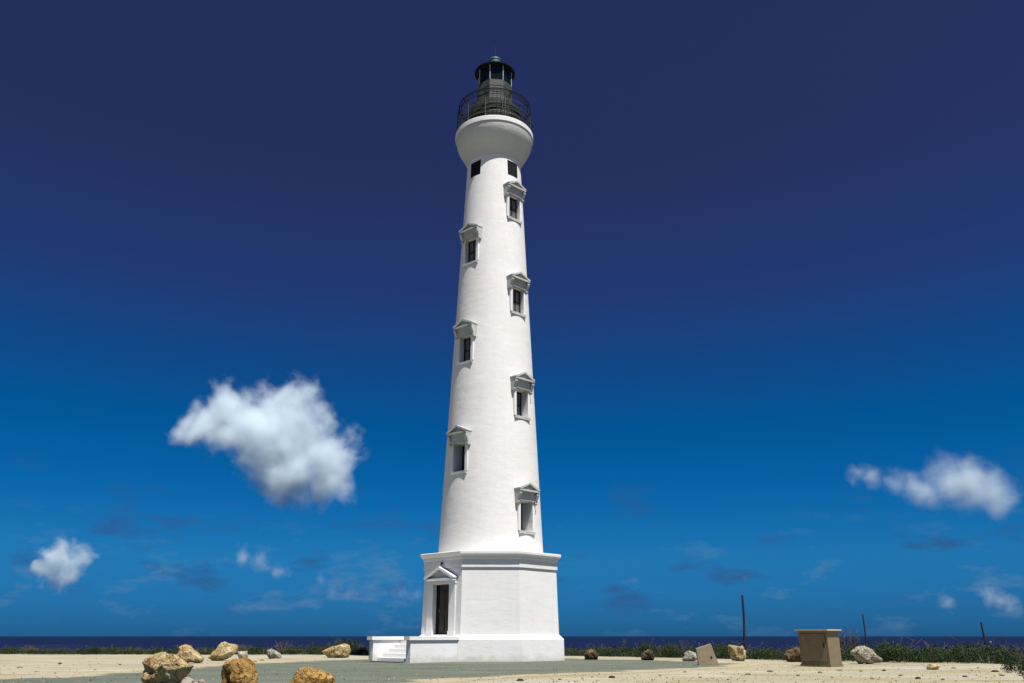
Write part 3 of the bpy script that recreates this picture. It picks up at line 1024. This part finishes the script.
# loose stones on the sand
rnd = random.Random(5)
stone_me = []
for k_ in range(4):
    bm = bmesh.new()
    bmesh.ops.create_icosphere(bm, subdivisions=3, radius=1)
    for v in bm.verts:
        v.co *= 1 + 0.35 * noise.noise(v.co * 1.3 + Vector((k_ * 5, 0, 0))) + 0.12 * noise.noise(v.co * 4 + Vector((0, k_ * 3, 0)))
        v.co.z *= 0.6
    me = bpy.data.meshes.new('loose_stone')
    bm.to_mesh(me)
    bm.free()
    me.materials.append((RM_TAN, RM_DARK, RM_GREY, RM_TAN)[k_])
    me.polygons.foreach_set('use_smooth', [True] * len(me.polygons))
    stone_me.append(me)
spots = [(954, 668.5), (995, 672), (978, 668), (840, 671), (861, 671.5), (884, 671), (798, 676), (832, 678), (901, 676), (918, 679), (770, 672), (748, 675), (660, 676), (612, 678), (560, 680), (700, 678),
         (685, 672), (965, 677), (943, 680), (872, 679), (20, 668), (60, 664), (95, 670), (255, 662), (262, 660.5), (120, 665), (390, 661), (820, 673), (728, 680), (520, 681), (1002, 676), (640, 666)]
for i, (px, py) in enumerate(spots):
    p = pix_ground(px, py)
    o = link('loose_stone', stone_me[i % 4], None, (p.x, p.y, 0.01))
    s_ = rnd.uniform(0.03, 0.075)
    o.scale = (s_ * rnd.uniform(0.9, 1.6), s_, s_)
    o.rotation_euler = (0, 0, rnd.uniform(0, 6.28))
    tag(o, 'fist-sized loose stone lying on the open sandy gravel', 'stone', 'loose stones on the sandy gravel')

# gravel grit
OCT = [Vector(q) for q in ((1, 0, 0), (0, 1, 0), (-1, 0, 0), (0, -1, 0), (0, 0, 1), (0, 0, -1))]
OCTF = [(0, 1, 4), (1, 2, 4), (2, 3, 4), (3, 0, 4), (1, 0, 5), (2, 1, 5), (3, 2, 5), (0, 3, 5)]
bm = bmesh.new()
for i in range(5200):
    px, py = rnd.uniform(-40, 1064), 655 + 40 * rnd.random() ** 0.6
    p = pix_ground(px, py)
    if p.y > edge_y(p.x) or (p.xy - Vector((TOWER_X, TOWER_D))).length < 3.7:
        continue
    s_ = 0.007 + 0.018 * rnd.random() ** 2.5
    Mx = Matrix.Translation((p.x, p.y, s_ * 0.3)) @ Euler((rnd.random() * 6, rnd.random() * 6, rnd.random() * 6)).to_matrix().to_4x4() @ Matrix.Diagonal((s_ * rnd.uniform(1, 1.8), s_, s_ * 0.8, 1))
    mi = rnd.choice((0, 0, 1, 2))
    vv = [bm.verts.new(Mx @ (q * rnd.uniform(0.75, 1.2))) for q in OCT]
    for f_ in OCTF:
        bm.faces.new([vv[j] for j in f_]).material_index = mi
me = bpy.data.meshes.new('gravel')
bm.to_mesh(me)
bm.free()
for m_ in (RM_TAN, RM_DARK, RM_PALE):
    me.materials.append(m_)
o = link('gravel', me)
o['kind'] = 'stuff'
o['label'] = 'scattered small gravel on the sand and grey road'

# ------------------------------------------------------------------ scrub
def leaf_mat(name, a, b, c):
    n = NM(name, 0.7, 0.25)
    col = n.mix(n.ramp(n.noise(2.5, 4, 0.6), [(0.35, 0), (0.65, 1)]), a, b)
    gi = n.t.nodes.new('ShaderNodeObjectInfo')
    col = n.mix(n.math('MULTIPLY', gi.outputs['Random'], 0.55), col, c)
    n.color(col)
    return n.m


M_LEAF = leaf_mat('dark_scrub_leaf', (0.008, 0.021, 0.005), (0.020, 0.045, 0.011), (0.024, 0.042, 0.013))
M_LEAF2 = leaf_mat('sun_bleached_leaf', (0.022, 0.040, 0.011), (0.040, 0.058, 0.019), (0.05, 0.055, 0.025))
M_TWIG = plain('dry_twig', (0.10, 0.08, 0.058), 0.9, 0, 0.3, 5)
M_STRAW = leaf_mat('dry_straw', (0.12, 0.10, 0.065), (0.19, 0.16, 0.105), (0.10, 0.09, 0.06))


def shrub_mesh(name, seed, leaves, w, h, leafs, twig=12, top_dry=0.25):
    rnd = random.Random(seed)
    m = MB()
    cl = []
    for _ in range(9):
        a, rr = rnd.uniform(0, 6.28), rnd.uniform(0.0, 0.75) ** 0.7
        cl.append((Vector((math.cos(a) * rr * w, math.sin(a) * rr * w, h * rnd.uniform(0.25, 0.72) * (1.1 - 0.5 * rr))), rnd.uniform(0.28, 0.46)))
    for i in range(leaves):
        c, r_ = rnd.choice(cl)
        d = Vector((rnd.gauss(0, 1), rnd.gauss(0, 1), rnd.gauss(0, 1))).normalized() * r_ * (rnd.random() ** 0.4)
        p = c + Vector((d.x * w, d.y * w, d.z * h * 0.9))
        if p.z < 0.02:
            p.z = abs(p.z) * 0.6
        nrm = Vector((rnd.gauss(0, 1), rnd.gauss(0, 1), rnd.gauss(0.5, 1))).normalized()
        u = nrm.orthogonal().normalized()
        u.rotate(Matrix.Rotation(rnd.uniform(0, 6.28), 3, nrm))
        v = nrm.cross(u)
        L, B = leafs * rnd.uniform(0.7, 1.4), leafs * rnd.uniform(0.35, 0.6)
        f = m.bm.faces.new([m.bm.verts.new(p + u * L), m.bm.verts.new(p + v * B), m.bm.verts.new(p - u * L), m.bm.verts.new(p - v * B)])
        f.material_index = 1 if rnd.random() < top_dry * (0.3 + p.z / h) else 0
    for i in range(twig):
        a, rr = rnd.uniform(0, 6.28), rnd.uniform(0.2, 0.9)
        e = Vector((math.cos(a) * rr * w, math.sin(a) * rr * w, h * rnd.uniform(0.65, 1.18)))
        mid = e * 0.5 + Vector((rnd.uniform(-.1, .1) * w, rnd.uniform(-.1, .1) * w, 0.05 * h))
        m.tube([(0, 0, -0.05), mid, e], 0.012, 4, 2, 0.004)
        for _ in range(2):
            t = mid.lerp(e, rnd.uniform(0.2, 0.9))
            m.tube([t, t + Vector((rnd.uniform(-.2, .2) * w, rnd.uniform(-.2, .2) * w, rnd.uniform(.05, .25) * h))], 0.006, 3, 2, 0.003)
    bm = m.bm
    me = bpy.data.meshes.new(name)
    bm.to_mesh(me)
    bm.free()
    for q in (M_LEAF, M_LEAF2, M_TWIG):
        me.materials.append(q)
    return me


shr = [shrub_mesh('scrub_bush', 40 + i, 2500, 0.95, 0.62, 0.027, 5, (0.15, 0.3, 0.4, 0.2, 0.5)[i]) for i in range(5)]
dry = [shrub_mesh('dry_bush', 60 + i, 260, 0.9, 0.75, 0.028, 46, 0.9) for i in range(2)]
rnd = random.Random(21)
cnt = 0
X = -46.0
while X < 34:
    left = X < -6
    Ye = edge_y(X)
    hidden = -4.2 < X < 2.0
    rows = ((0.5, 0.0), (1.7, 0.4), (3.4, 0.2)) if not hidden else ()
    for ri, (dy, sh) in enumerate(rows):
        if ri == 2 and rnd.random() < 0.35:
            continue
        y = Ye + dy + rnd.uniform(-0.25, 0.35)
        x = X + sh + rnd.uniform(-0.4, 0.4)
        isdry = rnd.random() < 0.07 and (x < -9 or x > 14)
        s_ = rnd.uniform(0.62, 0.95) if left else rnd.uniform(0.75, 1.1)
        if x > 8:
            s_ *= 1.25
        gapn = noise.noise(Vector((x * 0.21, 4.2, 1.1)))
        hmul = (rnd.uniform(0.75, 1.1) if left else rnd.uniform(0.8, 1.05)) * (1 + 0.5 * gapn)
        if gapn < -0.42 and rnd.random() < 0.6:
            continue
        if -28 < x < -14:
            hmul *= 0.85
        me = rnd.choice(dry) if isdry else rnd.choice(shr)
        o = link('dry_bush' if isdry else 'scrub_bush', me, None, (x, y, ground_z(x, y)), rnd.uniform(0, 6.28))
        o.scale = (s_, s_, s_ * hmul)
        if isdry:
            tag(o, 'bare grey brown twiggy bush in the low scrub along the plateau edge', 'bush', 'dry bushes along the plateau edge')
        else:
            tag(o, 'low dark green leafy bush in the scrub along the plateau edge', 'bush', 'green bushes along the plateau edge')
        cnt += 1
    X += 1.05


def single_bush(px, py_top, Y, wpx, label, src, name='scrub_bush'):
    t = pix_at(px, py_top, Y)
    zg = ground_z(t.x, Y)
    o = link(name, src, None, (t.x, Y, zg), rnd.uniform(0, 6.28))
    wd = abs(pix_at(px + wpx / 2, py_top, Y).x - pix_at(px - wpx / 2, py_top, Y).x) / 2
    o.scale = (wd / 0.95, wd / 0.95, (t.z - zg) / 0.62)
    tag(o, label, 'bush')


big = shrub_mesh('scrub_bush', 90, 3600, 0.95, 0.60, 0.026, 10, 0.12)
single_bush(350, 637.3, 51.5, 46, 'tallest dark round bush, behind the pointed tan boulder beside the landing steps', big)
single_bush(845, 636, 39.5, 40, 'grey green bush with bare twigs on top behind the cabinet and pale cracked boulder', dry[0], 'dry_bush')
single_bush(806, 645, 41, 44, 'dark bush directly behind the utility cabinet', big)
single_bush(885, 643, 38.5, 50, 'wide dark bush rising behind the pale cracked boulder', big)
single_bush(935, 643, 37.5, 56, 'wide dark bush behind the flat tan slab', big)


# the leafy bush close by at the edge of the sand
nb = shrub_mesh('near_bush', 95, 2600, 0.62, 0.62, 0.024, 10, 0.1)
bm = bmesh.new()
bm.from_mesh(nb)
mbs = MB()
mbs.bm.free()
mbs.bm = bm
for sx, sy, tx, ty in ((-0.02, 0, -0.22, 0.05), (0.05, 0.06, 0.10, -0.1), (0.0, -0.05, -0.08, -0.15), (0.08, 0, 0.28, 0.1)):
    mbs.tube([(sx, sy, -0.30), ((sx + tx) / 2 - 0.03, (sy + ty) / 2, -0.06), (tx, ty, 0.22)], 0.016, 6, 2, 0.008)
bm.to_mesh(nb)
bm.free()
p = pix_ground(1031, 688)
o = link('scrub_bush', nb, None, (p.x, p.y, 0.24), 0.4)
o.scale = (0.86, 0.86, 0.86)
tag(o, 'leafy green bush on thin stems, nearest of all, alone on the sand', 'bush')

# dry grass and ground cover between and beyond the bushes
bm = bmesh.new()
rnd = random.Random(33)
for i in range(8500):
    x = rnd.uniform(-52, 36)
    if -3.5 < x < 1.5:
        continue
    y = edge_y(x) + rnd.uniform(-0.25, 6.5) ** 1.0
    cl = noise.noise(Vector((x * 0.35, y * 0.35, 9)))
    if x > 5 and rnd.random() < 0.75:
        continue
    if cl < -0.12 + 0.3 * rnd.random():
        continue
    zg = ground_z(x, y)
    h = rnd.uniform(0.2, 0.5) * (1 if x > -10 else 0.95)
    a = rnd.uniform(0, 6.28)
    w_ = rnd.uniform(0.006, 0.012)
    lean = Vector((rnd.gauss(0, 0.14), rnd.gauss(0, 0.14), h))
    u = Vector((math.cos(a), math.sin(a), 0)) * w_
    b_ = Vector((x, y, zg - 0.02))
    v0, v1, v2, v3 = (bm.verts.new(b_ - u), bm.verts.new(b_ + u), bm.verts.new(b_ + lean * 0.6 + u * 0.8), bm.verts.new(b_ + lean * 0.6 - u * 0.8))
    v4 = bm.verts.new(b_ + lean + Vector((lean.x, lean.y, 0)) * 0.4)
    mi = 0 if rnd.random() < 0.62 else 1
    bm.faces.new((v0, v1, v2, v3)).material_index = mi
    bm.faces.new((v3, v2, v4)).material_index = mi
me = bpy.data.meshes.new('dry_grass')
bm.to_mesh(me)
bm.free()
me.materials.append(M_STRAW)
me.materials.append(M_LEAF2)
o = link('dry_grass', me)
tag(o, 'thin straw coloured grass among the bushes along the plateau edge', None, None, 'stuff')
bm = bmesh.new()
for i in range(52000):
    x = rnd.uniform(-55, 40)
    y = edge_y(x) + 0.1 + 13 * rnd.random() ** 1.5
    zg = ground_z(x, y)
    p = Vector((x, y, zg + rnd.uniform(0.0, 0.30) * (0.6 + 0.8 * noise.noise(Vector((x * .5, y * .5, 2))))))
    nrm = Vector((rnd.gauss(0, 1), rnd.gauss(0, 1), rnd.gauss(0.4, 1))).normalized()
    u = nrm.orthogonal().normalized()
    v = nrm.cross(u)
    L = rnd.uniform(0.03, 0.06)
    f = bm.faces.new([bm.verts.new(p + u * L), bm.verts.new(p + v * L * .5), bm.verts.new(p - u * L), bm.verts.new(p - v * L * .5)])
    f.material_index = 1 if rnd.random() < 0.3 else 0
me = bpy.data.meshes.new('ground_cover')
bm.to_mesh(me)
bm.free()
me.materials.append(M_LEAF)
me.materials.append(M_LEAF2)
o = link('ground_cover', me)
tag(o, 'low creeping green plants covering the ground beyond the plateau edge', None, None, 'stuff')

# ------------------------------------------------------------------ boat far out
d = pix_dir(990.5, 642.3)
t = (-20 - CAM_H) / d.z
bp = Vector((0, 0, CAM_H)) + d * t
BT = bpy.data.objects.new('motorboat', None)
COL.objects.link(BT)
BT.location = (bp.x, bp.y, -20)
BT.rotation_euler = (0, 0, R(8))
tag(BT, 'tiny white boat far out on the sea beside the most tilted post', 'boat')
sc_ = bp.y / 1000
h = MB()
rings = []
for xx, ww, zk in ((-5, 1.3, 0.1), (-3, 1.5, 0.0), (0, 1.55, 0.0), (3, 1.2, 0.1), (5, 0.1, 0.9)):
    rings.append([h.bm.verts.new(Vector((xx, yy, zz))) for yy, zz in ((-ww, 1.5 + 0.06 * max(0, xx)), (-ww * 0.75, 0.3), (0, zk - 0.4), (ww * 0.75, 0.3), (ww, 1.5 + 0.06 * max(0, xx)))])
for a, b in zip(rings[:-1], rings[1:]):
    for i in range(4):
        h.bm.faces.new((a[i], a[i + 1], b[i + 1], b[i]))
    h.bm.faces.new((a[4], a[0], b[0], b[4]))
h.bm.faces.new(rings[0])
h.build('hull', M_BOAT, BT)
MB().box(-2.2, 1.4, -0.9, 0.9, 1.5, 2.8).build('wheelhouse', M_BOAT, BT, bevel=0.15)

# ------------------------------------------------------------------ clouds: real volumes hung over the sea
def cloud(name, blobs, Yc, label, dens, seed, amp=0.8, nscale=1.0, thick=0.8, soft=1.6, tint=(0.88, 0.965, 0.995), swell=1.3, wamp=1.0):
    blobs = [(x, y, r * swell) for x, y, r in blobs]
    pts = []
    rn = random.Random(seed)
    for x, y, r in blobs:
        p = pix_at(x, y, Yc)
        q = pix_at(x + r, y, Yc)
        rad_ = (q - p).length
        pts.append((p + Vector((0, rn.uniform(-0.4, 0.4) * rad_ * 1.2, 0)), rad_))
    cen = sum((p for p, r in pts), Vector()) / len(pts)
    rmean = sum(r for p, r in pts) / len(pts)
    bm = bmesh.new()
    grow = 1.34
    for p, r in pts:
        bmesh.ops.create_icosphere(bm, subdivisions=3, radius=r * grow, matrix=Matrix.Translation(p - cen) @ Matrix.Diagonal((1, thick, 1, 1)))
    me = bpy.data.meshes.new(name)
    bm.to_mesh(me)
    bm.free()
    tmp = link(name, me, None, cen)
    rm = tmp.modifiers.new('join', 'REMESH')
    rm.mode = 'VOXEL'
    rm.voxel_size = rmean * 0.22
    bpy.context.view_layer.update()
    dg = bpy.context.evaluated_depsgraph_get()
    me2 = bpy.data.meshes.new_from_object(tmp.evaluated_get(dg))
    tmp.modifiers.clear()
    tmp.data = me2
    mat = bpy.data.materials.new(name + '_vapour')
    mat.use_nodes = True
    t = mat.node_tree
    for n_ in list(t.nodes):
        if n_.type == 'BSDF_PRINCIPLED':
            t.nodes.remove(n_)
    out = [n_ for n_ in t.nodes if n_.type == 'OUTPUT_MATERIAL'][0]
    tcn = t.nodes.new('ShaderNodeTexCoord')
    def M_(op, a, b=None, c_=None):
        n_ = t.nodes.new('ShaderNodeMath')
        n_.operation = op
        for i, v in enumerate((a, b, c_)):
            if v is None:
                continue
            if isinstance(v, (int, float)):
                n_.inputs[i].default_value = v
            else:
                t.links.new(v, n_.inputs[i])
        return n_.outputs[0]
    def warp(vec, scale, amount, shift):
        wn = t.nodes.new('ShaderNodeTexNoise')
        wn.inputs['Scale'].default_value = scale
        wn.inputs['Detail'].default_value = 3
        of = t.nodes.new('ShaderNodeVectorMath')
        of.operation = 'ADD'
        of.inputs[1].default_value = shift
        t.links.new(vec, of.inputs[0])
        t.links.new(of.outputs[0], wn.inputs['Vector'])
        c5 = t.nodes.new('ShaderNodeVectorMath')
        c5.operation = 'SUBTRACT'
        c5.inputs[1].default_value = (0.5, 0.5, 0.5)
        t.links.new(wn.outputs['Color'], c5.inputs[0])
        sc_v = t.nodes.new('ShaderNodeVectorMath')
        sc_v.operation = 'SCALE'
        sc_v.inputs['Scale'].default_value = amount
        t.links.new(c5.outputs[0], sc_v.inputs[0])
        o_ = t.nodes.new('ShaderNodeVectorMath')
        o_.operation = 'ADD'
        t.links.new(vec, o_.inputs[0])
        t.links.new(sc_v.outputs[0], o_.inputs[1])
        return o_.outputs[0]
    wc = warp(tcn.outputs['Object'], 0.55 / rmean, 1.35 * wamp * rmean, (seed * 77.0, 13.0, -seed * 31.0))
    wc = warp(wc, 1.9 / rmean, 0.75 * wamp * rmean, (-seed * 17.0, 53.0, seed * 91.0))
    field = None
    for p, r in pts:
        sub_ = t.nodes.new('ShaderNodeVectorMath')
        sub_.operation = 'SUBTRACT'
        t.links.new(wc, sub_.inputs[0])
        sub_.inputs[1].default_value = p - cen
        sc = t.nodes.new('ShaderNodeVectorMath')
        sc.operation = 'MULTIPLY'
        t.links.new(sub_.outputs[0], sc.inputs[0])
        sc.inputs[1].default_value = (1 / r, 1 / (r * thick), 1 / r)
        ln = t.nodes.new('ShaderNodeVectorMath')
        ln.operation = 'LENGTH'
        t.links.new(sc.outputs[0], ln.inputs[0])
        v = M_('SUBTRACT', 1.0, ln.outputs['Value'])
        field = v if field is None else M_('SMOOTH_MAX', field, v, 0.4)
    nz_ = t.nodes.new('ShaderNodeTexNoise')
    nz_.inputs['Scale'].default_value = nscale * 0.9 / rmean
    nz_.inputs['Detail'].default_value = 8
    nz_.inputs['Roughness'].default_value = 0.58
    ad = t.nodes.new('ShaderNodeVectorMath')
    ad.operation = 'ADD'
    ad.inputs[1].default_value = (seed * 131.7, seed * 57.3, seed * 11.1)
    t.links.new(tcn.outputs['Object'], ad.inputs[0])
    t.links.new(ad.outputs[0], nz_.inputs[0])
    nn = M_('MULTIPLY', M_('SUBTRACT', nz_.outputs[0], 0.5), amp * 2)
    f = M_('ADD', field, nn)
    f = M_('SUBTRACT', f, 0.10)
    f = M_('MULTIPLY', f, 1.8 / soft)
    f = M_('MINIMUM', M_('MAXIMUM', f, 0.0), 1.0)
    f = M_('MULTIPLY', M_('POWER', f, 1.5), dens / rmean)
    vs = t.nodes.new('ShaderNodeVolumePrincipled')
    vs.inputs['Color'].default_value = (*tint, 1)
    vs.inputs['Density Attribute'].default_value = ''
    vs.inputs['Anisotropy'].default_value = 0.1
    t.links.new(f, vs.inputs['Density'])
    t.links.new(vs.outputs[0], out.inputs['Volume'])
    me2.materials.clear()
    me2.materials.append(mat)
    tag(tmp, label, 'cloud', 'clouds over the sea')
    return tmp


cloud('cloud', [(301, 397, 17), (264, 405, 22), (222, 409, 21), (239, 421, 26), (281, 421, 29), (309, 441, 33), (276, 447, 27), (328, 465, 26), (302, 472, 27), (331, 484, 19), (314, 490, 15), (190, 428, 14), (206, 428, 17), (258, 436, 25), (272, 462, 22), (288, 484, 18)], 1500,
      'largest white cumulus cloud, billowing, with a trailing tail', 4.4, 1, 0.85, 1.5, soft=1.5, swell=1.5)
cloud('cloud', [(860, 473, 9), (875, 477, 11), (892, 482, 12), (910, 487, 13), (930, 490, 16), (952, 479, 22), (971, 483, 26), (988, 493, 21), (1002, 503, 13)], 2200,
      'long grey white cloud made of a wisp and a rounded lump, above the utility cabinet', 1.5, 2, 0.6, 1.2, soft=1.7, swell=1.42, wamp=0.6)
cloud('cloud', [(64, 561, 17), (82, 558, 10), (64, 574, 14), (48, 569, 10), (56, 557, 9), (74, 571, 9), (40, 566, 7)], 2600, 'small compact white cloud, lone and low over the sea', 1.9, 3, 1.0, 1.4, swell=1.5)
cloud('cloud', [(245, 555, 8), (262, 561, 9), (279, 570, 8)], 2800, 'small faint slanting cloud streak below the largest cloud', 0.6, 4, 0.9, swell=1.6)
cloud('cloud', [(404, 592, 11), (414, 594, 8)], 3000, 'faint little cloud close beside the lighthouse door', 0.25, 5)
cloud('cloud', [(335, 591, 9), (349, 593, 8), (322, 580, 7)], 3000, 'very faint cloud scrap low between the tan boulder and the largest cloud', 0.25, 6)
cloud('cloud', [(986, 596, 9), (1000, 601, 8), (1014, 604, 7)], 3000, 'faint cloud low over the sea above the most tilted post', 0.6, 7, 0.9, swell=1.6)
cloud('cloud', [(944, 599, 8), (953, 604, 6)], 3000, 'faint tiny cloud puff above the flat tan slab', 0.3, 8, 0.9, swell=1.6)
